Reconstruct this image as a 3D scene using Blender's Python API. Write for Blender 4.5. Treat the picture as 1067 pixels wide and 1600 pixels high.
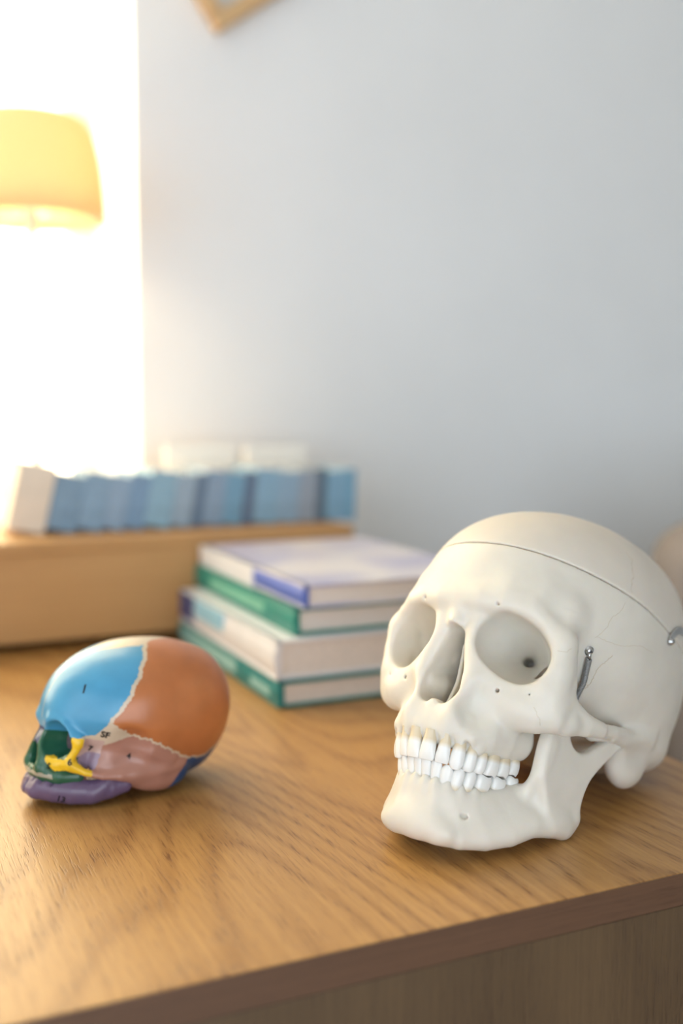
import bpy, bmesh, math, random
import numpy as np
from mathutils import Vector, Matrix

# ---------------------------------------------------------------- clear, camera, world, light, exposure
for o in list(bpy.data.objects): bpy.data.objects.remove(o)
sc = bpy.context.scene
COL = sc.collection
random.seed(7)
# table top is z = 0, x runs along the sideboard to the right, y away from the viewer
FPX, HOR = 1700.0, 632.0
PITCH, YAW, CAMZ = math.atan((800 - HOR) / FPX), math.radians(24.4), 0.235
cam = bpy.data.cameras.new('camera')
cam_o = bpy.data.objects.new('camera', cam); COL.objects.link(cam_o)
cam_o.location = (0, 0, CAMZ)
cam_o.rotation_euler = (math.pi / 2 - PITCH, 0, -YAW)
cam.sensor_fit = 'VERTICAL'; cam.sensor_height = 36.0; cam.sensor_width = 24.0
cam.lens = FPX / 1600 * 36
cam.clip_start = 0.02
cam.dof.use_dof = True
cam.dof.focus_distance = 0.580
cam.dof.aperture_fstop = 2.5
cam.dof.aperture_blades = 9
sc.camera = cam_o

world = bpy.data.worlds.new('world'); sc.world = world; world.use_nodes = True
bg = world.node_tree.nodes['Background']
bg.inputs['Color'].default_value = (1.0, 0.86, 0.58, 1)
bg.inputs['Strength'].default_value = 8.0

def area_light(name, loc, rot, sx, sy, power, col, portal=False):
    l = bpy.data.lights.new(name, 'AREA'); l.shape = 'RECTANGLE'; l.size = sx; l.size_y = sy
    l.energy = power; l.color = col
    if portal: l.cycles.is_portal = True
    o = bpy.data.objects.new(name, l); COL.objects.link(o); o.location = loc; o.rotation_euler = rot
    return o
# back window: sky light comes in through it; side and front: cool fill lights added at unseen windows
area_light('window_portal', (-0.33, 1.54, 0.88), (-math.pi / 2, 0, 0), 1.30, 1.52, 1, (1, 1, 1), True)
area_light('side_fill_light', (-1.23, -0.45, 0.55), (0, -math.pi / 2, 0), 1.30, 1.70, 15, (0.78, 0.88, 1.0))
area_light('front_fill_light', (-0.35, -1.58, 0.10), (math.pi / 2, 0, 0), 1.60, 1.30, 27, (0.75, 0.875, 1.0))
sc.view_settings.view_transform = 'Standard'; sc.view_settings.look = 'None'
sc.view_settings.gamma = 1.0; sc.view_settings.use_curve_mapping = False
sc.view_settings.exposure = 0.0
sc.cycles.use_denoising = True; sc.cycles.adaptive_threshold = 0.02; sc.cycles.max_bounces = 8; sc.cycles.diffuse_bounces = 5; sc.cycles.caustics_reflective = False; sc.cycles.caustics_refractive = False
sc.cycles.sample_clamp_indirect = 6.0

# ---------------------------------------------------------------- helpers
def tag(o, label=None, cat=None, group=None, kind=None):
    if label: o['label'] = label
    if cat: o['category'] = cat
    if group: o['group'] = group
    if kind: o['kind'] = kind
    return o
def empty(name, loc=(0, 0, 0), rz=0):
    o = bpy.data.objects.new(name, None); COL.objects.link(o); o.location = loc; o.rotation_euler = (0, 0, rz)
    o.empty_display_size = 0.02
    return o
def link(name, me, mat=None, parent=None):
    o = bpy.data.objects.new(name, me); COL.objects.link(o)
    if mat is not None and not me.materials: me.materials.append(mat)
    if parent is not None: o.parent = parent
    return o
def np_mesh(name, V, Q, smooth=True, normals=None):
    V = np.ascontiguousarray(V, np.float32); Q = np.ascontiguousarray(Q, np.int32); k = Q.shape[1]
    me = bpy.data.meshes.new(name); me.vertices.add(len(V)); me.vertices.foreach_set('co', V.ravel())
    me.loops.add(Q.size); me.loops.foreach_set('vertex_index', Q.ravel())
    me.polygons.add(len(Q)); me.polygons.foreach_set('loop_start', np.arange(0, Q.size, k, dtype=np.int32))
    me.update(calc_edges=True); me.validate()
    me.polygons.foreach_set('use_smooth', np.full(len(me.polygons), smooth))
    if normals is not None: me.normals_split_custom_set_from_vertices(np.ascontiguousarray(normals, np.float32))
    return me
def bm_obj(name, bm, mat, parent=None, smooth=False):
    bmesh.ops.recalc_face_normals(bm, faces=bm.faces)
    me = bpy.data.meshes.new(name); bm.to_mesh(me); bm.free()
    if smooth:
        for p in me.polygons: p.use_smooth = True
    return link(name, me, mat, parent)
def add_box(bm, lo, hi, bev=0.0, seg=2):
    b = bmesh.new()
    bmesh.ops.create_cube(b, size=1)
    for v in b.verts: v.co = Vector([lo[i] + (v.co[i] + .5) * (hi[i] - lo[i]) for i in range(3)])
    if bev > 0: bmesh.ops.bevel(b, geom=list(b.edges), offset=bev, segments=seg, affect='EDGES', profile=.5)
    me = bpy.data.meshes.new('tmp'); b.to_mesh(me); b.free(); bm.from_mesh(me); bpy.data.meshes.remove(me)
def box(name, lo, hi, mat, parent=None, bev=0.0, seg=2):
    bm = bmesh.new(); add_box(bm, lo, hi, bev, seg); return bm_obj(name, bm, mat, parent)
def add_lathe(bm, prof, n=32, c=(0, 0, 0), close=False):
    rings = []
    for r, z in prof:
        rings.append([bm.verts.new((c[0] + r * math.cos(2 * math.pi * i / n), c[1] + r * math.sin(2 * math.pi * i / n), c[2] + z)) for i in range(n)])
    for a, b in zip(rings, rings[1:] + ([rings[0]] if close else [])):
        for i in range(n): bm.faces.new((a[i], a[(i + 1) % n], b[(i + 1) % n], b[i]))
    if not close:
        bm.faces.new(rings[0]); bm.faces.new(rings[-1][::-1])
def add_tube(bm, pts, r, n=8, cap=True):
    pts = [Vector(p) for p in pts]; rings = []
    up = Vector((0, 0, 1)); t0 = (pts[1] - pts[0]).normalized()
    u = t0.orthogonal().normalized()
    for i, p in enumerate(pts):
        t = (pts[min(i + 1, len(pts) - 1)] - pts[max(i - 1, 0)]).normalized()
        u = (u - t * u.dot(t)).normalized(); v = t.cross(u)
        rr = r[i] if isinstance(r, (list, tuple)) else r
        rings.append([bm.verts.new(p + u * rr * math.cos(2 * math.pi * k / n) + v * rr * math.sin(2 * math.pi * k / n)) for k in range(n)])
    for a, b in zip(rings, rings[1:]):
        for i in range(n): bm.faces.new((a[i], a[(i + 1) % n], b[(i + 1) % n], b[i]))
    if cap: bm.faces.new(rings[0][::-1]); bm.faces.new(rings[-1])

# ---------------------------------------------------------------- materials
def new_mat(name):
    m = bpy.data.materials.new(name); m.use_nodes = True
    nt = m.node_tree; return m, nt, nt.nodes['Principled BSDF']
def plain(name, col, rough=.5, spec=.5, metal=0.0, noise=None, sss=0.0, bump=None):
    m, nt, p = new_mat(name)
    p.inputs['Base Color'].default_value = (*col, 1); p.inputs['Roughness'].default_value = rough
    p.inputs['Metallic'].default_value = metal; p.inputs['Specular IOR Level'].default_value = spec
    if sss:
        p.inputs['Subsurface Weight'].default_value = sss; p.inputs['Subsurface Radius'].default_value = (1, .6, .35); p.inputs['Subsurface Scale'].default_value = .006
    tc = nt.nodes.new('ShaderNodeTexCoord')
    sc_, amt = noise if noise else (40, .06)
    n = nt.nodes.new('ShaderNodeTexNoise'); n.inputs['Scale'].default_value = sc_; n.inputs['Detail'].default_value = 4
    nt.links.new(tc.outputs['Object'], n.inputs['Vector'])
    r = nt.nodes.new('ShaderNodeValToRGB'); r.color_ramp.elements[0].position = .3; r.color_ramp.elements[1].position = .7
    r.color_ramp.elements[0].color = (*[c * (1 - amt) for c in col], 1); r.color_ramp.elements[1].color = (*[min(1, c * (1 + amt)) for c in col], 1)
    nt.links.new(n.outputs['Fac'], r.inputs['Fac']); nt.links.new(r.outputs['Color'], p.inputs['Base Color'])
    if bump:
        nb = nt.nodes.new('ShaderNodeTexNoise'); nb.inputs['Scale'].default_value = bump[0]; nb.inputs['Detail'].default_value = 5
        nt.links.new(tc.outputs['Object'], nb.inputs['Vector'])
        b = nt.nodes.new('ShaderNodeBump'); b.inputs['Strength'].default_value = bump[1]; b.inputs['Distance'].default_value = bump[2]
        nt.links.new(nb.outputs['Fac'], b.inputs['Height']); nt.links.new(b.outputs['Normal'], p.inputs['Normal'])
    return m
def wood(name, dark, light, axis='y', rough=.4, ring=9.0, pore=.35, dist=5.0, off=0.0):
    """oak veneer: wavy growth bands along an axis, short dark pores, slight relief"""
    m, nt, p = new_mat(name); N = nt.nodes.new; L = nt.links.new
    tc = N('ShaderNodeTexCoord')
    def mapped(a, b, c):     # across, along, third
        mp = N('ShaderNodeMapping'); L(tc.outputs['Object'], mp.inputs['Vector'])
        s = {'y': (a, b, c), 'x': (b, a, c), 'z': (a, c, b)}[axis]
        mp.inputs['Scale'].default_value = s; mp.inputs['Location'].default_value = (off, off * .7, off * .3); return mp.outputs['Vector']
    def noise(vec, scale, det=3, rgh=.5):
        n = N('ShaderNodeTexNoise'); n.inputs['Scale'].default_value = scale; n.inputs['Detail'].default_value = det; n.inputs['Roughness'].default_value = rgh
        L(vec, n.inputs['Vector']); return n.outputs['Fac']
    def math_(op, a, b):
        n = N('ShaderNodeMath'); n.operation = op
        for i, v in enumerate((a, b)):
            if isinstance(v, (int, float)): n.inputs[i].default_value = v
            else: L(v, n.inputs[i])
        return n.outputs[0]
    def ramp(f, p0, c0, p1, c1):
        r = N('ShaderNodeValToRGB'); e = r.color_ramp.elements; e[0].position = p0; e[0].color = c0; e[1].position = p1; e[1].color = c1
        L(f, r.inputs['Fac']); return r.outputs['Color']
    big = noise(mapped(4.5, .75, 4.5), 1.0, 1, .4)
    rings = math_('FRACT', math_('MULTIPLY', math_('ADD', big, math_('MULTIPLY', noise(mapped(45, 7, 45), 1.0, 2), .010)), ring), 0)
    rr = math_('ADD', ramp(rings, .0, (.7, .7, .7, 1), .35, (0, 0, 0, 1)), ramp(rings, .78, (0, 0, 0, 1), 1.0, (.7, .7, .7, 1)))
    streak = noise(mapped(330, 6, 330), 1.0, 4, .6)
    f = math_('ADD', math_('MULTIPLY', rr, .42), math_('MULTIPLY', streak, .9))
    colr = ramp(f, .28, (*light, 1), .95, (*dark, 1))
    pores = ramp(noise(mapped(1000, 55, 1000), 1.0, 2, .6), .54, (0, 0, 0, 1), .64, (1, 1, 1, 1))
    pm = math_('MULTIPLY', pores, math_('ADD', math_('MULTIPLY', rr, .8), .35))
    mx = N('ShaderNodeMix'); mx.data_type = 'RGBA'; mx.blend_type = 'MULTIPLY'
    L(math_('MULTIPLY', pm, pore), mx.inputs['Factor']); L(colr, mx.inputs['A']); mx.inputs['B'].default_value = (.42, .30, .20, 1)
    L(mx.outputs['Result'], p.inputs['Base Color'])
    rgh = math_('ADD', math_('MULTIPLY', streak, .12), rough - .06); L(rgh, p.inputs['Roughness'])
    b = N('ShaderNodeBump'); b.inputs['Strength'].default_value = .35; b.inputs['Distance'].default_value = .0004; b.invert = True
    L(math_('ADD', pm, math_('MULTIPLY', streak, .4)), b.inputs['Height']); L(b.outputs['Normal'], p.inputs['Normal'])
    return m
M = {}
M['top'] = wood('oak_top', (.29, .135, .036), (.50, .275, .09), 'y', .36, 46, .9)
M['edge'] = wood('oak_edge_shaded', (.085, .041, .022), (.13, .064, .034), 'x', .5, 7, .5, off=3)  # same oak as the top; the edge's shade is put into its colour
M['front'] = wood('oak_front_shaded', (.08, .046, .022), (.125, .075, .036), 'z', .5, 8, .5, off=5)  # oak darkened so that its colour holds the shade of the front
M['riser'] = wood('oak_riser', (.47, .25, .09), (.57, .33, .135), 'x', .5, 4, .2, off=9)
M['wall'] = plain('wall_paint', (.885, .915, .945), .85, .3, noise=(6, .015), bump=(350, .08, .0006))
M['wall2'] = plain('room_paint', (.55, .56, .57), .85, .3, noise=(6, .015))
M['reveal'] = plain('reveal_paint', (.82, .79, .73), .8, .3, noise=(6, .02))
M['floor'] = wood('floor_oak', (.25, .18, .125), (.34, .26, .19), 'x', .45, 6, .3, off=2)
M['ceil'] = plain('ceiling_paint', (.7, .7, .7), .9, .2)
M['white_frame'] = plain('white_lacquer', (.82, .81, .78), .4)
M['bone'] = plain('bone_resin', (.69, .65, .58), .42, .45, noise=(55, .035), sss=.35, bump=(420, .10, .0006))
M['cap'] = plain('bone_resin_cap', (.675, .62, .55), .45, .4, noise=(40, .03), sss=.35, bump=(300, .10, .0006))
M['suture'] = plain('suture_line', (.56, .47, .35), .7, .2)
M['steel'] = plain('zinc_steel', (.62, .64, .66), .28, .5, 1.0, noise=(900, .1))
M['spring'] = plain('spring_steel', (.36, .365, .37), .55, .5, .8, noise=(900, .1))
M['dark'] = plain('slot_shade', (.05, .06, .07), .5, .3)  # near-black standing in for the shade inside the screw slots
# tooth: enamel with a yellow neck carried by a vertex attribute
m, nt, p = new_mat('enamel'); at = nt.nodes.new('ShaderNodeAttribute'); at.attribute_name = 'neck'
rp = nt.nodes.new('ShaderNodeValToRGB'); rp.color_ramp.elements[0].color = (.80, .80, .78, 1); rp.color_ramp.elements[1].color = (.68, .58, .42, 1)
rp.color_ramp.elements[0].position = .12; rp.color_ramp.elements[1].position = .95
nt.links.new(at.outputs['Fac'], rp.inputs['Fac']); nt.links.new(rp.outputs['Color'], p.inputs['Base Color'])
p.inputs['Roughness'].default_value = .22; p.inputs['Subsurface Weight'].default_value = .2; p.inputs['Subsurface Radius'].default_value = (1, .8, .6); p.inputs['Subsurface Scale'].default_value = .002
M['tooth'] = m
# thin window glass
m, nt, p = new_mat('window_glass'); tr = nt.nodes.new('ShaderNodeBsdfTransparent'); gl = nt.nodes.new('ShaderNodeBsdfGlossy'); gl.inputs['Roughness'].default_value = .02
mxs = nt.nodes.new('ShaderNodeMixShader'); mxs.inputs[0].default_value = .04
nt.links.new(tr.outputs[0], mxs.inputs[1]); nt.links.new(gl.outputs[0], mxs.inputs[2]); nt.links.new(mxs.outputs[0], nt.nodes['Material Output'].inputs['Surface'])
M['glass'] = m
# lamp shade: thin amber cloth that lets light through
m, nt, p = new_mat('shade_cloth'); df = nt.nodes.new('ShaderNodeBsdfDiffuse'); tl = nt.nodes.new('ShaderNodeBsdfTranslucent')
wv = nt.nodes.new('ShaderNodeTexNoise'); wv.inputs['Scale'].default_value = 400
rp = nt.nodes.new('ShaderNodeValToRGB'); rp.color_ramp.elements[0].color = (.86, .70, .48, 1); rp.color_ramp.elements[1].color = (.89, .74, .52, 1)
nt.links.new(wv.outputs['Fac'], rp.inputs['Fac']); nt.links.new(rp.outputs['Color'], df.inputs['Color']); nt.links.new(rp.outputs['Color'], tl.inputs['Color'])
mxs = nt.nodes.new('ShaderNodeMixShader'); mxs.inputs[0].default_value = .5
nt.links.new(df.outputs[0], mxs.inputs[1]); nt.links.new(tl.outputs[0], mxs.inputs[2]); nt.links.new(mxs.outputs[0], nt.nodes['Material Output'].inputs['Surface'])
M['shade'] = m

# ---------------------------------------------------------------- room shell
WX0, WX1, WY0, WY1, WZ0, WZ1 = -1.25, 2.3, -1.6, 1.32, -.75, 1.85   # inner faces
def struct(o): o['kind'] = 'structure'; return o
struct(box('floor', (WX0 - .1, WY0 - .1, WZ0 - .1), (WX1 + .1, WY1 + .3, WZ0), M['floor']))
struct(box('ceiling', (WX0 - .1, WY0 - .1, WZ1), (WX1 + .1, WY1 + .3, WZ1 + .1), M['ceil']))
WA, WB, WC, WD = -1.0, .327, .10, 1.66          # back window opening
bm = bmesh.new()
add_box(bm, (WX0 - .1, WY1, WZ0), (WA, WY1 + .3, WZ1)); add_box(bm, (WB, WY1, WZ0), (WX1 + .1, WY1 + .3, WZ1))
add_box(bm, (WA, WY1, WZ0), (WB, WY1 + .3, WC)); add_box(bm, (WA, WY1, WD), (WB, WY1 + .3, WZ1))
struct(bm_obj('wall_back', bm, M['wall']))
SA, SB, SC, SD = -1.33, .43, -.13, 1.23           # opening for the added side window (y, z)
bm = bmesh.new()
add_box(bm, (WX0 - .1, WY0 - .1, WZ0), (WX0, SA, WZ1)); add_box(bm, (WX0 - .1, SB, WZ0), (WX0, WY1, WZ1))
add_box(bm, (WX0 - .1, SA, WZ0), (WX0, SB, SC)); add_box(bm, (WX0 - .1, SA, SD), (WX0, SB, WZ1))
struct(bm_obj('wall_left', bm, M['wall2']))
struct(box('wall_right', (WX1, WY0 - .1, WZ0), (WX1 + .1, WY1, WZ1), M['wall2']))
FA, FB, FCz, FD = -1.17, .47, -.57, .77         # opening for the added window behind the viewer
bm = bmesh.new()
add_box(bm, (WX0, WY0 - .1, WZ0), (FA, WY0, WZ1)); add_box(bm, (FB, WY0 - .1, WZ0), (WX1, WY0, WZ1))
add_box(bm, (FA, WY0 - .1, WZ0), (FB, WY0, FCz)); add_box(bm, (FA, WY0 - .1, FD), (FB, WY0, WZ1))
struct(bm_obj('wall_front', bm, M['wall2']))
struct(box('baseboard_back', (WX0, WY1 - .014, WZ0), (WX1, WY1, WZ0 + .08), M['white_frame'], bev=.003))
# back window: frame, panes and deep sill in the reveal
w = empty('window_1', (0, 0, 0)); w['kind'] = 'structure'
def frame_rect(name, a, b, c, d, y0, y1, t, mat, parent):
    bm = bmesh.new()
    add_box(bm, (a, y0, c), (a + t, y1, d)); add_box(bm, (b - t, y0, c), (b, y1, d))
    add_box(bm, (a + t, y0, c), (b - t, y1, c + t)); add_box(bm, (a + t, y0, d - t), (b - t, y1, d))
    return bm_obj(name, bm, mat, parent)
for a, b in ((WA, (WA + WB) / 2), ((WA + WB) / 2, WB)):
    fr = frame_rect('window_frame', a, b, WC, WD, 1.555, 1.60, .035, M['white_frame'], w)
    box('pane', (a + .035, 1.575, WC + .035), (b - .035, 1.579, WD - .035), M['glass'], fr)
fw = empty('added_front_window', (0, 0, 0)); fw['kind'] = 'structure'  # unseen window, added to carry the front fill light
for a, b in ((FA, (FA + FB) / 2), ((FA + FB) / 2, FB)):
    fr = frame_rect('window_frame', a, b, FCz, FD, WY0 - .08, WY0 - .04, .03, M['white_frame'], fw)
    box('pane', (a + .03, WY0 - .062, FCz + .03), (b - .03, WY0 - .058, FD - .03), M['glass'], fr)
box('sky_blocker', (FA, WY0 - .098, FCz), (FB, WY0 - .094, FD), M['reveal'], fw)  # added out of view to keep world light from this opening
box('window_sill', (WA, 1.305, WC - .012), (WB, 1.555, WC + .006), M['white_frame'], w, .003)
w = empty('added_side_window', (0, 0, 0)); w['kind'] = 'structure'  # side window out of view, added for the cool fill
bm = bmesh.new()
for a, b in ((SA, (SA + SB) / 2), ((SA + SB) / 2, SB)):
    add_box(bm, (WX0 - .08, a, SC), (WX0 - .04, a + .03, SD)); add_box(bm, (WX0 - .08, b - .03, SC), (WX0 - .04, b, SD))
    add_box(bm, (WX0 - .08, a + .03, SC), (WX0 - .04, b - .03, SC + .03)); add_box(bm, (WX0 - .08, a + .03, SD - .03), (WX0 - .04, b - .03, SD))
    box('pane', (WX0 - .062, a + .03, SC + .03), (WX0 - .058, b - .03, SD - .03), M['glass'], w)
bm_obj('window_frame', bm, M['white_frame'], w)
box('sky_blocker', (WX0 - .098, SA, SC), (WX0 - .094, SB, SD), M['reveal'], w)  # unseen sheet added to stop world light at the side opening

# ---------------------------------------------------------------- sideboard
TX0, TX1, TY0, TY1 = -.95, .4945, .4092, 1.285
sb = empty('sideboard', (-.2, .85, WZ0))
tag(sb, 'oak veneered sideboard with the two skulls and the books on its top', 'sideboard')
def local(o, root):       # keep world-baked vertices under a moved root
    o.parent = root; o.matrix_parent_inverse = Matrix.Translation(-root.location); return o
def pbox(name, lo, hi, mat, root, bev=0.0, seg=2): return local(box(name, lo, hi, mat, None, bev, seg), root)
pbox('top_panel', (TX0, TY0 + .0008, -.0166), (TX1 - .0008, TY1, 0), M['top'], sb, .0006)
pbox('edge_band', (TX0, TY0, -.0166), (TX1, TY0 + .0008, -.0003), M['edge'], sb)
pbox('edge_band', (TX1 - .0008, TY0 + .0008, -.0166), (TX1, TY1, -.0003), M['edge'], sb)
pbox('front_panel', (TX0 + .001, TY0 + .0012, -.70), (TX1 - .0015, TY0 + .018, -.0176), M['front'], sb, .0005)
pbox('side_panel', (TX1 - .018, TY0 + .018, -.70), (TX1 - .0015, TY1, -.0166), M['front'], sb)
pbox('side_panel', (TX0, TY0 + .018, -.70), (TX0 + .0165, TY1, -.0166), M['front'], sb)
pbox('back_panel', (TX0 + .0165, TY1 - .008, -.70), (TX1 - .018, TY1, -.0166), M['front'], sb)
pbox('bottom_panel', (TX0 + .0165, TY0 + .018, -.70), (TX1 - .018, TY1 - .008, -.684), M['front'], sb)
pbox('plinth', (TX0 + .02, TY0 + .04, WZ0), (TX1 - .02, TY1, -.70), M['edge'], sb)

# raised shelf along the wall, standing on the sideboard
rs = empty('shelf_riser', (.1, 1.16, 0)); tag(rs, 'low oak riser box standing along the wall, carrying the row of blue booklets', 'riser')
RX0, RX1, RY0, RY1, RZ = -.45, .4925, 1.053, 1.283, .105
pbox('top_board', (RX0, RY0, RZ - .012), (RX1, RY1, RZ), M['riser'], rs, .0012)
pbox('front_board', (RX0 + .012, RY0 + .0015, .008), (RX1 - .012, RY0 + .0135, RZ - .012), M['riser'], rs, .0008)
for x in (RX0, RX1 - .012): pbox('side_board', (x, RY0 + .001, 0), (x + .012, RY1, RZ - .012), M['riser'], rs, .0008)
pbox('back_board', (RX0 + .012, RY1 - .012, 0), (RX1 - .012, RY1, RZ - .012), M['riser'], rs)

# row of leaning booklets on the riser
paper = plain('page_paper', (.91, .90, .86), .8, .2, noise=(500, .05))
cream = plain('cream_cover', (.74, .66, .56), .6, .3)
ORD = ['first', 'second', 'third', 'fourth', 'fifth', 'sixth', 'seventh', 'eighth', 'ninth', 'tenth', 'eleventh', 'twelfth', 'thirteenth', 'fourteenth', 'fifteenth', 'sixteenth']
blues = [(.17, .27, .38), (.20, .31, .43), (.23, .33, .45), (.17, .28, .42), (.23, .38, .49), (.27, .36, .45), (.12, .18, .26), (.22, .31, .42), (.16, .31, .44), (.11, .16, .24), (.22, .37, .50), (.24, .36, .48), (.27, .32, .39), (.10, .15, .20), (.20, .36, .50), (.17, .35, .50)]
wid = [.029, .025, .021, .020, .027, .021, .012, .021, .021, .013, .026, .024, .021, .012, .026, .024]
def booklet(x, th, h, dep, lean, mat, label, group):
    r = empty('booklet', (x, 1.110, RZ)); tag(r, label, 'booklet', group)
    r.rotation_euler = (0, lean, 0)
    t = min(.0009, th * .08)
    bm = bmesh.new()      # cover: spine towards the room, two boards
    add_box(bm, (0, 0, 0), (t, dep, h)); add_box(bm, (th - t, 0, 0), (th, dep, h)); add_box(bm, (t, 0, 0), (th - t, t, h))
    bm_obj('cover', bm, mat, r)
    bm = bmesh.new(); add_box(bm, (t, t, .0015), (th - t, dep - .001, h - .0004)); bm_obj('page_block', bm, paper, r)
    return r
x = .1405; lean = math.radians(13)
# a leaning book rests on its lower right edge: lift it so that this edge stands on the board
def place(x, th, h, dep, lean, mat, label, group):
    r = booklet(x, th, h, dep, lean, mat, label, group); r.location.z = RZ + th * math.sin(lean); return th / math.cos(lean) + .0006
x += place(x, .036, .068, .076, lean, cream, 'thick cream booklet at the left end of the row on the riser', 'booklets on the riser')
for i, (c, wd) in enumerate(zip(blues, wid)):
    if x + wd > .520: wd = max(.006, .520 - x)
    le = math.radians(13 - 11.5 * (i / 15) ** 1.3)
    mt = plain('blue_cover', tuple(min(1, v * 1.2) for v in c), .55, .4, noise=(90, .10))
    x += place(x, wd, .057 + .002 * math.sin(i * 2.1), .078, le, mt, '%s blue booklet to the right of the cream one in the leaning row' % ORD[i], 'booklets on the riser')

# white cards standing up behind the right part of the row
for i, (cx, ch_, cw) in enumerate(((.375, .082, .085), (.470, .080, .080))):
    r = box('card_sheaf', (-cw / 2, 0, 0), (cw / 2, .010, ch_), paper, None, .002); r.location = (cx, 1.212 + .002 * i, RZ); r.rotation_euler = (-math.radians(7), 0, 0)
    r.location.z += .0014
    tag(r, ['white card sheaf standing behind the middle of the blue booklets', 'white card sheaf standing behind the right end of the blue booklets'][i], 'cards', 'white cards on the riser')

# ---------------------------------------------------------------- stack of four books
teal = plain('teal_cloth', (.003, .20, .215), .45); green = plain('green_cover', (.005, .215, .18), .45)
white_c = plain('white_cover', (.72, .74, .80), .4, noise=(30, .03)); navy = plain('navy_print', (.04, .06, .20), .45); sky = plain('sky_print', (.28, .55, .74), .45)
lteal = plain('pale_teal_print', (.30, .55, .55), .5); lgreen = plain('pale_green_print', (.18, .48, .36), .5)
blue = plain('blue_spine', (.09, .15, .52), .4); plum = plain('plum_print', (.16, .11, .16), .5); page2 = plain('book_pages', (.74, .69, .66), .8, .2, noise=(300, .05))
# lilac cover: printed clouds of white, grey and lilac
m, nt, p = new_mat('lilac_cover'); tc = nt.nodes.new('ShaderNodeTexCoord'); n = nt.nodes.new('ShaderNodeTexNoise'); n.inputs['Scale'].default_value = 11; n.inputs['Detail'].default_value = 2
rp = nt.nodes.new('ShaderNodeValToRGB'); e = rp.color_ramp.elements; e[0].position = .38; e[0].color = (.42, .42, .62, 1); e[1].position = .62; e[1].color = (.66, .64, .70, 1)
nt.links.new(tc.outputs['Object'], n.inputs['Vector']); nt.links.new(n.outputs['Fac'], rp.inputs['Fac']); nt.links.new(rp.outputs['Color'], p.inputs['Base Color']); p.inputs['Roughness'].default_value = .35
lilac = m
def book(label, x0, x1, y0, y1, z0, z1, cov, spine, prints=(), t=.0026, pages=page2):
    r = empty('book', ((x0 + x1) / 2, (y0 + y1) / 2, z0)); tag(r, label, 'book', 'books in the stack')
    bm = bmesh.new(); add_box(bm, (x0 + .001, y0, z0), (x1, y1, z0 + t), .0005, 1); local(bm_obj('back_cover', bm, cov), r)
    bm = bmesh.new(); add_box(bm, (x0 + .001, y0, z1 - t), (x1, y1, z1), .0005, 1); local(bm_obj('front_cover', bm, cov), r)
    bm = bmesh.new()      # gently rounded spine
    n = 6; pts = [(x0 + .0035 * (2 * abs(k / n - .5)) ** 2.2, z0 + (z1 - z0) * k / n) for k in range(n + 1)]
    pts = pts + [(x0 + .006, z1), (x0 + .006, z0)]
    f = bm.faces.new([bm.verts.new((a, y0, b)) for a, b in pts]); g = bmesh.ops.extrude_face_region(bm, geom=[f])
    for v in g['geom']:
        if isinstance(v, bmesh.types.BMVert): v.co.y = y1
    sp = local(bm_obj('spine', bm, spine), r)
    pbox('page_block', (x0 + .006, y0 + .003, z0 + t), (x1 - .003, y1 - .003, z1 - t), pages, r)
    for a, b, c, d, pm in prints:       # printed fields on the spine: y from..to, z from..to (fractions)
        s = box('spine_print', (x0 - .0004, y0 + (y1 - y0) * a, z0 + (z1 - z0) * c), (x0 + .003, y0 + (y1 - y0) * b, z0 + (z1 - z0) * d), pm, sp)
    return r
book('teal hardback lying at the bottom of the stack', .2945, .478, .7696, 1.044, .0003, .0215, teal, teal, [(.36, .96, .25, .75, lteal), (.06, .22, .3, .6, lteal)])
book('thick white-spined book second from the bottom of the stack', .2935, .474, .7725, 1.036, .0217, .0530, white_c, white_c, [(.48, .80, .45, .98, sky), (.82, .99, .2, .98, navy)])
pb = book('green hardback third from the bottom of the stack', .3135, .489, .7835, 1.050, .0532, .0752, green, green, [(.25, .8, .35, .7, lgreen)])
book('lilac and white book with blue spine on top of the stack', .3185, .497, .7770, 1.045, .0754, .0945, lilac, blue, [(.42, 1.0, .0, 1.0, white_c)])

# ---------------------------------------------------------------- lamp on the window sill
LX, LY, LZ = .1915, 1.236, RZ
lp = empty('table_lamp', (LX, LY, LZ)); tag(lp, 'table lamp with glowing amber cloth shade standing behind the row of booklets'  , 'lamp')
bm = bmesh.new(); add_lathe(bm, [(.038, 0), (.040, .004), (.037, .010), (.022, .016), (.009, .022)], 40); bm_obj('base', bm, M['white_frame'], lp, True)
bm = bmesh.new(); add_lathe(bm, [(.0055, .02), (.0055, .325), (.009, .33), (.009, .35)], 16); bm_obj('stem', bm, M['white_frame'], lp, True)
SZ0, SZ1 = .433 - LZ, .541 - LZ
prof = [(.080, SZ0), (.079, SZ0 + .03), (.075, SZ0 + .065), (.068, SZ1 - .016), (.060, SZ1 - .004), (.053, SZ1)]
bm = bmesh.new(); add_lathe(bm, prof + [(r - .0012, z) for r, z in prof[::-1]], 56, close=True); bm_obj('lamp_shade', bm, M['shade'], lp, True)
bm = bmesh.new()
for k in range(3):
    a = k * 2.094; add_tube(bm, [(0, 0, .335), (.0785 * math.cos(a), .0785 * math.sin(a), SZ0 + .006)], .0012, 6)
bm_obj('shade_carrier', bm, M['steel'], lp)
gm, nt, p = new_mat('bulb_glow'); p.inputs['Base Color'].default_value = (.9, .85, .75, 1); p.inputs['Emission Color'].default_value = (1, .72, .40, 1); p.inputs['Emission Strength'].default_value = 45
bm = bmesh.new(); add_lathe(bm, [(.004, .35), (.012, .355), (.020, .368), (.0235, .382), (.020, .396), (.010, .404)], 24); bm_obj('bulb', bm, gm, lp, True)

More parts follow.
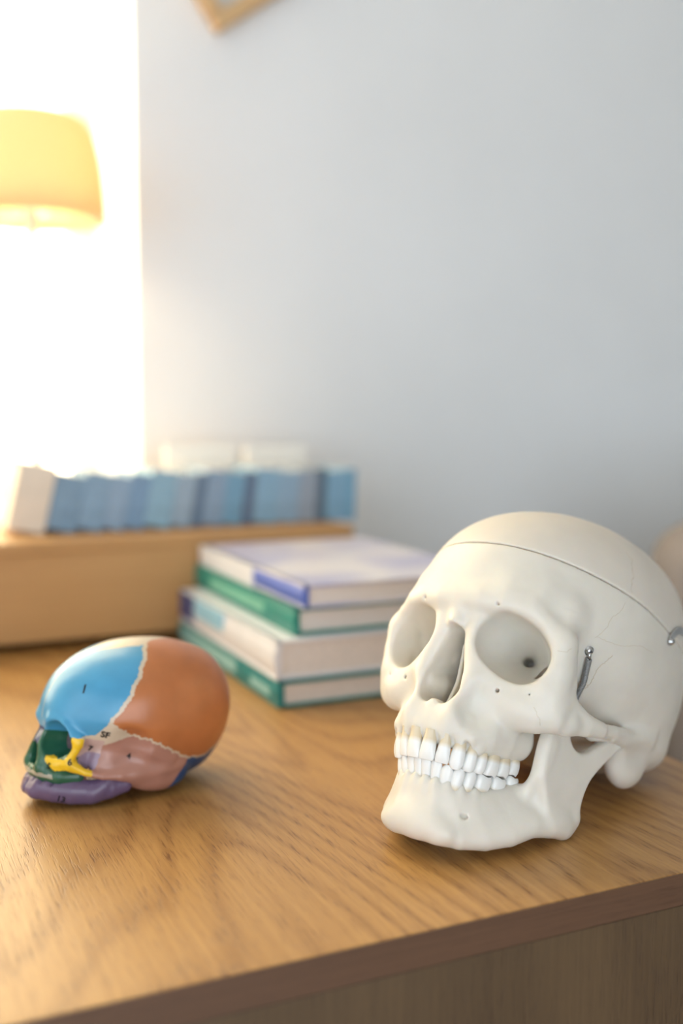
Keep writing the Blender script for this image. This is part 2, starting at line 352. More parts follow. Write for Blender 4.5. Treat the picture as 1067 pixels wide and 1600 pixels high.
# ---------------------------------------------------------------- wooden frame on the wall, corner down
ash = wood('ash_frame', (.56, .36, .17), (.70, .48, .26), 'x', .5, 5, .2)
gv = plain('frame_print', (.60, .62, .62), .4)
fr = empty('picture_frame', (.4286, 1.318, .682)); tag(fr, 'pale wooden frame hung corner-down on the wall, cut off by the top edge', 'frame')
fr.rotation_euler = (0, -math.radians(35), 0)
S, t, d = .26, .021, .018
bars = [((0, -d, 0), (S, 0, t)), ((0, -d, S - t), (S, 0, S)), ((0, -d, t), (t, 0, S - t)), ((S - t, -d, t), (S, 0, S - t))]
for a, b in bars: box('frame_bar', a, b, ash, fr, .003)
box('print_panel', (t, -.006, t), (S - t, -.001, S - t), gv, fr)

# ---------------------------------------------------------------- upholstered chair past the end of the sideboard
taupe = plain('taupe_fabric', (.34, .29, .26), .9, .2, noise=(260, .10), bump=(900, .3, .001)); dkw = wood('dark_legs', (.10, .06, .035), (.16, .10, .06), 'z', .5)
ch = empty('upholstered_chair', (1.055, .625, WZ0)); tag(ch, 'taupe upholstered chair, blurred, behind the white skull at the right edge', 'chair')
ch.rotation_euler = (0, 0, math.radians(0))
def cushion(name, lo, hi, bev, parent, fn=None):
    bm = bmesh.new(); add_box(bm, lo, hi, bev, 5)
    if fn:
        for v in bm.verts: v.co = fn(v.co)
    return bm_obj(name, bm, taupe, parent, True)
cushion('seat', (-.25, -.25, .37), (.25, .25, .48), .04, ch)
cushion('backrest', (-.27, .20, .40), (.27, .30, .875), .045, ch, lambda c: Vector((c.x, c.y + .10 * (c.z - .4) - .25 * c.x * c.x, c.z - .35 * c.x * c.x)))
for sx in (-1, 1):
    for sy in (-1, 1):
        bm = bmesh.new(); add_tube(bm, [(sx * .21, sy * .21, .385), (sx * .235, sy * .235, 0)], [.020, .012], 12); bm_obj('leg', bm, dkw, ch, True)

# ---------------------------------------------------------------- solid modelling with distance fields
f32=np.float32
def smin(a,b,k):
    if k<=0: return np.minimum(a,b)
    h=np.clip(.5+.5*(b-a)/k,0,1); return b+(a-b)*h-k*h*(1-h)
def smax(a,b,k): return -smin(-a,-b,k)
class Grid:
    """signed distance field on a regular grid; only x>=0 is stored, the rest is its mirror"""
    def __init__(s,lo,hi,h):
        s.h=h; s.ax=[np.arange(l,u+h*.5,h,dtype=f32) for l,u in zip(lo,hi)]
        s.V=np.full([len(a) for a in s.ax],50,f32)
    def box(s,lo,hi):
        sl=[]
        for a,l,u in zip(s.ax,lo,hi):
            i=max(0,int(np.searchsorted(a,l))-1); j=min(len(a),int(np.searchsorted(a,u))+1); sl.append(slice(i,max(j,i+1)))
        g=np.meshgrid(*[a[c] for a,c in zip(s.ax,sl)],indexing='ij',sparse=True)
        return tuple(sl),g
    def add(s,f,lo,hi,k=3.,m=4.):
        m=m+k; sl,g=s.box([a-m for a in lo],[a+m for a in hi]); s.V[sl]=smin(s.V[sl],f(*g).astype(f32),k)
    def cut(s,f,lo,hi,k=1.,m=3.):
        m=m+k; sl,g=s.box([a-m for a in lo],[a+m for a in hi]); s.V[sl]=smax(s.V[sl],-f(*g).astype(f32),k)
    def tube(s,pts,k=3.,cut=False,S=(1,1,1)):
        P=np.array([p[:3] for p in pts],float); r=np.array([p[3] for p in pts],float)
        e=r.max()/min(S)
        (s.cut if cut else s.add)(lambda x,y,z:tube(x,y,z,P,r,S),P.min(0)-e,P.max(0)+e,k)
    def ell(s,c,r,k=3.,cut=False,rot=None):
        e=max(r)
        (s.cut if cut else s.add)(lambda x,y,z:ell(x,y,z,c,r,rot),np.array(c)-e,np.array(c)+e,k)
def tube(x,y,z,P,r,S=(1,1,1)):
    d=None
    for a,b,ra,rb in zip(P[:-1],P[1:],r[:-1],r[1:]):
        ab=(b-a)*S; L=max(ab@ab,1e-9)
        px,py,pz=(x-a[0])*S[0],(y-a[1])*S[1],(z-a[2])*S[2]
        t=np.clip((px*ab[0]+py*ab[1]+pz*ab[2])/L,0,1)
        q=np.sqrt((px-t*ab[0])**2+(py-t*ab[1])**2+(pz-t*ab[2])**2)-(ra+t*(rb-ra))
        d=q if d is None else smin(d,q,.6)
    return d
def rotm(ax,deg):
    a=np.radians(deg); c,s=np.cos(a),np.sin(a)
    return {'x':np.array([[1,0,0],[0,c,-s],[0,s,c]]),'y':np.array([[c,0,s],[0,1,0],[-s,0,c]]),'z':np.array([[c,-s,0],[s,c,0],[0,0,1]])}[ax]
def ell(x,y,z,c,r,rot=None):
    p=[x-c[0],y-c[1],z-c[2]]
    if rot is not None: p=[rot[0,i]*p[0]+rot[1,i]*p[1]+rot[2,i]*p[2] for i in range(3)]
    k0=np.sqrt((p[0]/r[0])**2+(p[1]/r[1])**2+(p[2]/r[2])**2); k1=np.sqrt((p[0]/r[0]**2)**2+(p[1]/r[1]**2)**2+(p[2]/r[2]**2)**2)
    return k0*(k0-1)/np.maximum(k1,1e-6)
def poly2(u,v,P):
    """signed distance to a polygon"""
    P=np.array(P,float); d=np.full(np.broadcast(u,v).shape,1e9); ins=np.zeros(d.shape,bool)
    for a,b in zip(P,np.roll(P,-1,0)):
        e=b-a; t=np.clip(((u-a[0])*e[0]+(v-a[1])*e[1])/(e@e),0,1)
        d=np.minimum(d,(u-a[0]-t*e[0])**2+(v-a[1]-t*e[1])**2)
        c=((a[1]>v)!=(b[1]>v))&(u<(b[0]-a[0])*(v-a[1])/(b[1]-a[1]+1e-12)+a[0]); ins^=c
    return np.sqrt(d)*np.where(ins,-1,1)
def smooth_poly(P,n=6):
    """closed Catmull-Rom through P"""
    P=np.array(P,float); out=[]
    for i in range(len(P)):
        p0,p1,p2,p3=P[i-1],P[i],P[(i+1)%len(P)],P[(i+2)%len(P)]
        for t in np.arange(n)/n: out.append(.5*(2*p1+(p2-p0)*t+(2*p0-5*p1+4*p2-p3)*t*t+(3*p1-p0-3*p2+p3)*t**3))
    return np.array(out)
def plate(P,lo,hi,rnd):
    """extrusion of a polygon distance with a thickness"""
    def f(d,w): 
        return np.minimum(np.maximum(d,w),0)+np.sqrt(np.maximum(d,0)**2+np.maximum(w,0)**2)-rnd
    return f
def nets(V,ax,h,iters=2):
    """surface nets; returns verts (mm) and quads"""
    S=V<0; n=V.shape
    c=np.zeros([k-1 for k in n],np.int8)
    for i in (0,1):
        for j in (0,1):
            for k in (0,1): c+=S[i:n[0]-1+i,j:n[1]-1+j,k:n[2]-1+k]
    act=(c>0)&(c<8); idx=np.full(c.shape,-1,np.int32); A=np.argwhere(act); idx[act]=np.arange(len(A))
    cr={}
    for i in (0,1):
        for j in (0,1):
            for k in (0,1): cr[i,j,k]=V[A[:,0]+i,A[:,1]+j,A[:,2]+k]
    acc=np.zeros((len(A),3)); cnt=np.zeros(len(A))
    ks=list(cr)
    for a in ks:
        for d in range(3):
            if a[d]==0:
                b=list(a); b[d]=1; va,vb=cr[a],cr[tuple(b)]; m=(va<0)!=(vb<0)
                t=np.where(m,va/np.where(m,va-vb,1),0); p=np.tile(np.array(a,float),(len(A),1)); p[:,d]=t
                acc[m]+=p[m]; cnt[m]+=1
    v=(A+acc/cnt[:,None])*h+np.array([a[0] for a in ax])
    Q=[]
    for d in range(3):
        e1,e2=(d+1)%3,(d+2)%3
        sl=[slice(1,-1)]*3; sl[d]=slice(0,n[d]-1); sl2=list(sl); sl2[d]=slice(1,n[d])
        a=S[tuple(sl)]; b=S[tuple(sl2)]; m=np.argwhere(a!=b)
        if not len(m): continue
        off=np.ones(3,int); off[d]=0; m0=m+off; flip=a[a!=b]
        def g(s1,s2):
            q=m0.copy(); q[:,e1]-=s1; q[:,e2]-=s2; return idx[q[:,0],q[:,1],q[:,2]]
        q=np.stack([g(1,1),g(0,1),g(0,0),g(1,0)],1); q[~flip]=q[~flip][:,::-1]; Q.append(q)
    Q=np.concatenate(Q); Q=Q[(Q>=0).all(1)]
    for _ in range(iters):
        s=np.zeros_like(v); w=np.zeros(len(v))
        for a,b in ((0,1),(1,2),(2,3),(3,0)):
            for p,q in ((a,b),(b,a)):
                for d in range(3): s[:,d]+=np.bincount(Q[:,p],v[Q[:,q],d],len(v))
                w+=np.bincount(Q[:,p],minlength=len(v))
        v=v+.5*(s/np.maximum(w,1)[:,None]-v)
    return v,Q
def mirror(G):
    """mirrored field and axes (x=0 is the first sample)"""
    return np.concatenate([G.V[:0:-1],G.V],0),[np.concatenate([-G.ax[0][:0:-1],G.ax[0]]),G.ax[1],G.ax[2]]
CUT=(58.5+.125*15,.125)   # sawn plane z = a + b*y
def cranium_grid(h):
    G=Grid((0,-104,-48),(78,124,132),h)
    # braincase from its mid-line contour
    con=smooth_poly([(100,40),(98.5,54),(92,72),(79,88),(60,101.5),(38,111),(14,117),(-10,119),(-36,117),(-64,108),(-86,90),(-99,66),(-103,40),(-100,14),(-90,-7.5),(-68,-22.5),(-40,-25.5),(-12,-22),(14,-17),(42,-6),(68,8),(88,22),(97,31)])
    th=np.arctan2(con[:,1]-42,con[:,0]); o=np.argsort(th); R=np.hypot(con[:,0],con[:,1]-42)[o]; th=th[o]
    x,y,z=np.meshgrid(*G.ax,indexing='ij',sparse=True)
    rho=np.hypot(y,z-42)/np.interp(np.arctan2(z-42,y+0*z),np.r_[th-2*np.pi,th,th+2*np.pi],np.r_[R,R,R])
    s=np.clip((y-10)/85,0,1); W=70.5-7*s*s*(3-2*s)-1.5*np.clip((20-z)/60,0,1)**1.5
    f=((x/W)**(2.15+.35*np.clip((-y+20)/60,0,1))+rho**(2.35+1.1*np.clip((-y-10)/70,0,1))-1).astype(f32)
    g=np.gradient(f,h); G.V=np.clip(f/np.maximum(np.sqrt(g[0]**2+g[1]**2+g[2]**2),.004),-60,60)
    # parietal boss, brow and temporal line
    T=G.tube; E=G.ell
    E((0,56,6),(39,40,30),6); T([(50,73,12,4),(43,60,13,4.5),(34,48,13,6)],5,S=(1,1,.3))                                                   # mass behind the face
    T([(0,97,37,6),(12,97,37.5,6),(24,93.5,38,6),(36,88,36.5,5.5),(44.5,82.5,31,4.8),(50.5,77,23,4.6)],9); T([(13,91,24,5),(17,89,8,7),(20,89,-6,8)],6)   # brow
    T([(51,73.5,26,2.6),(48,66,38,1.5)],14)               # temporal line
    T([(22,85,46,6),(34,77,46,7),(43,68,44,6)],14)
    T([(9,93,28,6),(11.5,95,14,5),(14.5,95.5,0,5),(16,96,-12,6),(13,99,-25,7)],5)   # frontal process
    T([(0,95,31,6),(0,99,24,4.6)],5)                                            # nasal bones
    T([(0,99,-32,8),(10,98.5,-32,8),(19,93,-32,8),(24,84,-31,8),(27,72,-30,8),(28.5,58,-28,8)],6,S=(1,1,.75))  # alveolus
    T([(0,90,-22,13),(14,84,-18,14),(20,70,-15,14),(22,58,-16,11)],6)           # maxilla body
    T([(16,90,-10,9),(28,83,-11,9.5),(40,77,-11,9.5),(49,71,-10,8)],6)          # cheek
    T([(15,93,6,4),(23,89,0,4.4),(36,83.5,-4.5,5),(46,79,0,5),(50.5,77,10,5),(51.5,76.5,22,5)],4)  # orbit rim
    T([(53,71,0,4.5),(53.5,70,10,4),(52.5,72,22,3.5)],6); T([(51,75,21,5),(51.5,74,9,6),(49,75,-3,7.5)],8)
    T([(36,78,-16,8),(44,74,-17,7.5),(51,68,-16,6.2),(55,60,-14,4.6)],8); T([(54.5,68,-6,3.5),(56,64,4,2.5),(54,68,16,2.5)],5)
    T([(55,60,-14,4.2),(59.5,46,-13.2,3.0),(61.5,32,-11.2,2.5),(61.5,18,-9.4,2.6),(60,4,-8.5,3.2),(59.5,-12,-8,3.6),(60,-34,-2,2.8)],6,S=(1,1,.62)); T([(55,63,-3,3.5),(59,48,-9,2.4),(61,34,-11,2)],5)   # arch
    T([(58,15,-10.5,3.4),(48,15,-11,4.5)],4)                                      # articular tubercle
    E((50,-28,-14),(10.5,21,19),9,rot=rotm('x',10)); E((42,-56,-3),(17,25,15),9)                              # mastoid
    E((50,-9,-11),(7,8,8),5); E((67,-26,-17),(8,24,11),5,cut=True)
    T([(14,47,-4,6),(16,44,-22,3.5),(18,42,-34,2.5)],4)                         # pterygoid plate
    E((0,-20,-20),(18,26,12),8)
    # cavities
    c0=np.array([31.2,87,15.2]); a0=np.array([19,44,18]); ax=a0-c0; L=np.linalg.norm(ax); ax/=L
    u=np.array([1,-.32,-.6]); u-=ax*(u@ax); u/=np.linalg.norm(u); v=np.cross(u,ax); v*=np.sign(v[2])
    ORB=(np.linspace(-.7,1,60),np.interp(np.linspace(-.7,1,60),[-.7,-.25,0,.3,.65,1.0],[1.22,1.03,1.0,.86,.52,.05])); ORB=(ORB[0],np.convolve(np.r_[[ORB[1][0]]*4,ORB[1],[ORB[1][-1]]*4],np.ones(9)/9,'valid'))
    def orbit(x,y,z):
        p=(x-c0[0],y-c0[1],z-c0[2]); t=(p[0]*ax[0]+p[1]*ax[1]+p[2]*ax[2])/L
        pu=p[0]*u[0]+p[1]*u[1]+p[2]*u[2]; pv=p[0]*v[0]+p[1]*v[1]+p[2]*v[2]
        s=np.interp(t,ORB[0],ORB[1])
        n=((np.abs(pu)/20.4)**2.3+(np.abs(pv)/15.8)**2.3)**(1/2.3)
        return np.maximum((n-s)*14,(t-1)*L)
    G.cut(orbit,(0,40,-14),(58,122,44),1.8)
    T([(23,60,16.5,3),(14,36,18,2.6)],.8,cut=True)                            # optic canal
    [T([(40.5-5*k,65-9*k,13.3,1.2),(37.5-5*k,62.5-9*k,10,1.9),(34.5-5*k,61-9*k,6.3,2.3)],.8,cut=True) for k in (0,.35,.7,1)]                  # orbital fissure
    ap=smooth_poly([(0,22.5),(3.6,20.5),(6.2,13),(9,4),(11.4,-5),(11.8,-13),(9,-19.5),(4,-21.5),(0,-19.5),(-4,-21.5),(-9,-19.5),(-11.8,-13),(-11.4,-5),(-9,4),(-6.2,13),(-3.6,20.5)],4)
    def nose(x,y,z):
        d=poly2(x,z,ap)+0*y; d=d+np.clip((92-y)*.12,0,6)+np.clip((60-y)/4,0,20)
        return np.maximum(d,46-y)
    G.cut(nose,(0,46,-22),(13,122,23),1.4)
    T([(13,92,-8,3),(12,82,-9,5.5),(11.5,60,-8,6)],2.5,S=(1,1,.8))                            # lower concha
    T([(9,80,8,3),(9,60,8,4.5)],2.5)
    T([(0,86,14,.9),(0,84,-4,.9),(0,90,-20,1.2)],1.5); G.add(lambda x,y,z:np.maximum(np.maximum(np.abs(x)-.8,np.abs(y-68)-18),np.abs(z+0)-20)+0*x,(0,50,-20),(1,86,20),1)
    T([(0,97,-22.5,2.6),(0,103.5,-21.5,1.2)],3)                                   # nasal spine
    E((26,101,-18),(10,9,12),7,cut=True)                                          # canine fossa
    for X,Y in ((5,104.5),(12,101.5),(19.5,97),(24.5,90)): T([(X,Y,-40,2.6),(X*.96,Y-2.5,-26,1.6)],3)   # root ridges
    for X,Y,dx in ((8.2,106.5,0),(15.8,103,0),(22,96.5,0)): E((X,Y,-42),(1.3,4,5),1.5,cut=True)
    G.cut(lambda x,y,z:np.sqrt((x-8)**2+(y-68)**2)*0+np.maximum(np.maximum(np.sqrt((x/22)**2+((y-62)/32)**2)*20-20,z+30),-60-z),(0,30,-60),(24,94,-30),3)   # palate vault
    for c,r in (((29,90,-8.5),1.3),((23,99,35.5),.9),((44,84,-7),.8),((50,77.5,-3),.7)): E(c,(r,r*2.4,r),.4,cut=True)   # foramina
    return G
def mandible_grid(h):
    G=Grid((0,-16,-102),(66,112,2),h)
    T=G.tube; E=G.ell
    top=[(0,94.5,-66),(8,93.5,-66.5),(14,89.5,-66.8),(18.5,83.5,-66),(22.5,75,-64.2),(25.5,66,-61),(28.5,55,-56),(34,48,-55)]
    bot=[(0,92,-87),(11,91.5,-86.5),(21,84,-86),(29,73,-83),(35.5,61,-77.6),(40.5,49,-70),(44,38,-67.5),(46.5,29,-65)]
    for k,w in enumerate((0,.25,.5,.75,1)):
        r=[5.2,5,5,5.4,6][k]
        T([tuple(np.array(a)*(1-w)+np.array(b)*w)+(r,) for a,b in zip(top,bot)],5)
    E((0,95,-82),(13,5.5,8),6); E((15,92.5,-86),(7,5,5),5)
    pl=smooth_poly([(49,-7),(55,-14),(58.5,-26),(57.5,-42),(51,-54),(45,-63),(40,-68),(31,-70.5),(23,-67.5),(18.5,-61),(18.5,-49),(15.5,-38),(7,-27),(-1,-19),(-6,-12),(-3,-7.5),(4,-9.5),(14,-18),(24,-24),(33,-24.5),(40,-19.5),(44,-10)],4)
    def ram(x,y,z):
        d=poly2(y,z,pl); xc=49-.18*(y-20)+.03*(z+40)
        return np.sqrt(np.maximum(d+2.5,0)**2+np.maximum(np.abs(x-xc)-1.2,0)**2)+np.minimum(np.maximum(d+2.5,np.abs(x-xc)-1.2),0)-2.6
    G.add(ram,(34,-8,-76),(60,62,-4),5)
    E((52.5,-1,-10.5),(9,4.5,4.5),3,rot=rotm('z',-15))
    T([(46.5,25.5,-67,4),(48.5,21,-60,3.4)],5)
    T([(34.5,53,-56,3),(41.5,55,-44,2.6),(44.5,52,-26,2)],4)                    # oblique line
    for X,Y in ((3,99.5),(8.7,98.5),(14,95.5),(19,90),(22.8,83)): T([(X,Y-1,-62,2.2),(X,Y-2.5,-72,1.2)],3)
    for X,Y in ((0,100.5),(6,100),(11.6,98),(17,93.5),(21.5,87.5)): E((X,Y,-58),(1.2,4,4.2),1.5,cut=True)
    E((23.5,88,-75.5),(1.5,4,1.4),.4,cut=True)
    return G
def fetal_grid(h):
    G=Grid((0,-72,-56),(56,70,66),h)
    con=smooth_poly([(50,-10),(52.5,-2),(51.5,9),(46,22),(34,34),(17,43),(-2,48),(-24,49.5),(-46,44.5),(-61,30),(-66.5,9),(-62,-13),(-50,-29),(-25,-38),(4,-34),(24,-27),(40,-20)])
    th=np.arctan2(con[:,1]-10,con[:,0]); o=np.argsort(th); R=np.hypot(con[:,0],con[:,1]-10)[o]; th=th[o]
    x,y,z=np.meshgrid(*G.ax,indexing='ij',sparse=True)
    rho=np.hypot(y,z-10)/np.interp(np.arctan2(z-10,y+0*z),np.r_[th-2*np.pi,th,th+2*np.pi],np.r_[R,R,R])
    s=np.clip((y+10)/65,0,1); s=s*s*(3-2*s); W=46-9*s-5*np.clip((-z)/36,0,1)
    f=((x/W)**2.1+rho**2.3-1).astype(f32)
    g=np.gradient(f,h); G.V=np.clip(f/np.maximum(np.sqrt(g[0]**2+g[1]**2+g[2]**2),.006),-40,40)
    T=G.tube; E=G.ell
    E((0,36,-22),(23,18,16),4)
    T([(0,44.5,-8,3.4),(9,48.5,-5,3.6),(19,46,-6,3.4),(26,38,-13,3.2)],5)            # brow
    T([(0,47,-12,3.6),(0,52,-20,2.6)],3)                                       # nasal bones
    T([(5,48,-14,3.2),(7.5,50,-24,3),(9,51,-31,4)],3)                          # frontal process
    T([(0,50,-35,5),(9,48,-35,5),(16,42,-35,5),(19,32,-34,5)],4)               # maxilla
    T([(9,47,-28,5),(17,43,-29,4),(23,37,-27,3)],3)
    T([(10,48,-24,2.2),(17,46,-28,2.4),(23.5,41,-25,2.4),(26,39,-18,2.2),(26.5,38,-12,2.6)],2.5)   # orbit rim
    T([(23.5,40,-27,3),(28,31,-30,2),(31.5,22,-31,1.7),(33.5,12,-30,1.9),(33,2,-28,2.6)],3)         # arch
    E((29,-10,-27),(8,22,12),7); T([(33,3,-28.5,2.6),(35.5,-12,-25,2),(34,-26,-21,1.4)],4); T([(34,12,-13,1.5),(38,-2,-14,2),(36,-16,-18,1.5)],5); E((24,14,-24),(8,14,12),5)
    c0=np.array([16.2,50,-14]); a0=np.array([9,26,-14]); ax=a0-c0; L=np.linalg.norm(ax); ax/=L
    u=np.array([1,-.45,-.25]); u-=ax*(u@ax); u/=np.linalg.norm(u); v=np.cross(u,ax)
    def orbit(x,y,z):
        p=(x-c0[0],y-c0[1],z-c0[2]); t=(p[0]*ax[0]+p[1]*ax[1]+p[2]*ax[2])/L
        pu=p[0]*u[0]+p[1]*u[1]+p[2]*u[2]; pv=p[0]*v[0]+p[1]*v[1]+p[2]*v[2]
        s=np.interp(t,[-.7,-.2,.0,.15,.4,.7,1.0],[1.25,1.05,1,.97,.8,.5,.05])
        return np.maximum((np.sqrt((pu/10.6)**2+(pv/10.8)**2)-s)*8,(t-1)*L)
    G.cut(orbit,(0,24,-30),(32,68,0),1.4)
    ap=smooth_poly([(0,-18.5),(3,-20),(5,-25),(5.2,-29),(3,-32),(0,-31),(-3,-32),(-5.2,-29),(-5,-25),(-3,-20)],4)
    G.cut(lambda x,y,z:np.maximum(poly2(x,z,ap)+0*y,30-y),(0,30,-32),(6,62,-18),1)
    E((41,14,-14),(7,13,12),5,cut=True)
    return G
def fetal_jaw(h):
    G=Grid((0,-6,-64),(44,66,-20),h); T=G.tube
    T([(0,50,-43.6,4.6),(8,49,-43.6,4.6),(15,43,-43.2,4.8),(20,34,-42.8,5),(25,24,-41.5,4.8),(29,14,-38,4),(31,6,-35,3.2)],4,S=(1,1,.68))
    T([(26,23,-42,4),(28.5,19,-36,3),(29.5,16,-31,2.2)],3)
    T([(0,53,-46,3),(6,52,-47,3)],3); G.ell((0,56,-44),(.8,3,9),1.2,cut=True)
    for X,Y in ((6,54.5),(11.5,51.5),(16.5,46)): G.ell((X,Y,-38.5),(1,3,2),1.5,cut=True)
    return G

# ---------------------------------------------------------------- the white adult skull
def rot3(yw, pt, rl):
    c, s = np.cos, np.sin
    Rx = np.array([[1, 0, 0], [0, c(pt), -s(pt)], [0, s(pt), c(pt)]]); Ry = np.array([[c(rl), 0, s(rl)], [0, 1, 0], [-s(rl), 0, c(rl)]]); Rz = np.array([[c(yw), -s(yw), 0], [s(yw), c(yw), 0], [0, 0, 1]])
    return Rz @ Rx @ Ry
def trilin(G, P):
    p = np.array(P, float).copy(); p[:, 0] = abs(p[:, 0])
    q = (p - np.array([a[0] for a in G.ax])) / G.h; n = np.array(G.V.shape); q = np.clip(q, 0, n - 1.001); i = q.astype(int); f = q - i; v = 0
    for a in (0, 1):
        for b in (0, 1):
            for c in (0, 1): v = v + G.V[i[:, 0] + a, i[:, 1] + b, i[:, 2] + c] * (f[:, 0] if a else 1 - f[:, 0]) * (f[:, 1] if b else 1 - f[:, 1]) * (f[:, 2] if c else 1 - f[:, 2])
    return v
def grad(G, P, e=.8):
    g = np.stack([trilin(G, P + d) - trilin(G, P - d) for d in np.eye(3) * e], 1); return g / (np.linalg.norm(g, axis=1)[:, None] + 1e-9)
def snap(G, P, off=0.0):
    P = np.array(P, float)
    for _ in range(6): P = P - grad(G, P) * (trilin(G, P) - off)[:, None] * .8
    return P
def vnormals(V, Q):
    n = np.cross(V[Q[:, 2]] - V[Q[:, 0]], V[Q[:, 3]] - V[Q[:, 1]]); o = np.zeros_like(V)
    for k in range(4):
        for d in range(3): o[:, d] += np.bincount(Q[:, k], n[:, d], len(V))
    return o / (np.linalg.norm(o, axis=1)[:, None] + 1e-12)

SK_T = np.array([-1.132038, -0.451404, -0.042479, 0.370725, 0.538440, 0.051936, 1.014020]); SK_M = rot3(*SK_T[:3]) * SK_T[6]
SKR = np.array([SK_T[3], SK_T[4], 0.])
def skw(v): return (SK_M @ (np.asarray(v, float) * [1, -1, 1] / 1000).T).T + SK_T[3:6] - SKR
def jaw_fix(v):           # the hinged jaw lies flat on the table
    v = np.array(v, float); v[:, 2] += (47 - v[:, 0]) * .038 + .75; return v
sk = empty('skull_model', tuple(SKR)); tag(sk, 'life-size white adult skull model with sawn-off cap and full set of teeth', 'skull')
HS = .85
G = cranium_grid(HS); V, ax = mirror(G)
pl = ax[2][None, None, :] - CUT[0] - CUT[1] * ax[1][None, :, None]
v, q = nets(np.maximum(V, .32 - pl), ax, HS); cap_o = link('skull_cap', np_mesh('skull_cap', skw(v), q[:, ::-1]), M['cap'], sk)
v, q = nets(np.maximum(V, .32 + pl), ax, HS); cran_o = link('cranium', np_mesh('cranium', skw(v), q[:, ::-1]), M['bone'], sk)
print('cranium min z', (skw(v)[:, 2]).min())
cap_o['label'] = 'smooth cream skull cap above the saw cut'
GM = mandible_grid(HS); V, ax = mirror(GM); v, q = nets(V, ax, HS); v = jaw_fix(v)
jaw_o = link('mandible', np_mesh('mandible', skw(v), q[:, ::-1]), M['bone'], sk)
print('jaw min z', (skw(v)[:, 2]).min())

# teeth: (lateral, facial gum y, gum z, facial tip y, tip z, width, depth, kind)
UP = [(4.4, 108.0, -40.5, 105.2, -51.4, 8.7, 6.6, 'i'), (12.2, 105.2, -40.8, 102.2, -51.3, 7.5, 6.2, 'i'), (18.8, 101.0, -40.5, 98.0, -52.8, 7.9, 7.6, 'c'), (23.8, 95.0, -41.2, 92.6, -52.2, 7.1, 8.6, 'p'), (26.9, 88.2, -41.6, 86.4, -51.5, 7.0, 8.8, 'p'),
      (29.2, 79.8, -41.6, 78.4, -51.0, 9.6, 10.4, 'm'), (30.8, 70.0, -41.0, 69.2, -49.4, 9.6, 10.4, 'm'), (31.2, 60.4, -38.6, 59.6, -46.6, 9.0, 10, 'm')]
LO = [(2.9, 98.6, -60.6, 102.6, -51.0, 5.7, 5.8, 'i'), (8.7, 97.0, -61.6, 100.8, -51.0, 6.1, 6.0, 'i'), (14.6, 94.4, -63.0, 98.6, -51.6, 7.0, 7.2, 'c'), (20.2, 90.2, -62.4, 94.2, -51.8, 7.0, 7.6, 'p'), (23.9, 83.8, -61.2, 87.4, -51.6, 7.3, 8.0, 'p'),
      (27.0, 75.6, -59.6, 78.6, -51.4, 10.8, 9.6, 'm'), (29.3, 65.4, -57.0, 67.4, -50.0, 10.8, 9.6, 'm'), (30.8, 55.6, -53.2, 57.0, -47.2, 9.8, 9.4, 'm')]
LO = [(a, b, c - (47 - a) * .038 - .9, d, e - (47 - a) * .038 - .2, *r) for a, b, c, d, e, *r in LO]
SUPER = {'i': 2.25, 'c': 2.3, 'p': 2.5, 'm': 3.2}
LEV = [-.42, -.2, 0, .12, .28, .45, .62, .78, .9, .97, 1.0]
WFS = {'i': [.62, .70, .80, .85, .90, .94, .985, 1, .975, .91, .76], 'c': [.64, .72, .80, .86, .93, .97, 1, .95, .72, .5, .26], 'p': [.64, .70, .79, .85, .92, .95, 1, .99, .84, .62, .40], 'm': [.78, .82, .86, .89, .94, .98, 1, 1, .97, .92, .84]}
DFS = {'i': [.85, .95, 1, 1, .97, .88, .74, .57, .42, .33, .22], 'c': [.85, .95, 1, 1.02, 1, .94, .82, .64, .46, .36, .22], 'p': [.8, .88, .92, .95, 1, 1, .98, .94, .84, .74, .6], 'm': [.8, .86, .9, .93, .98, 1, 1, .98, .93, .88, .8]}
NB = 20
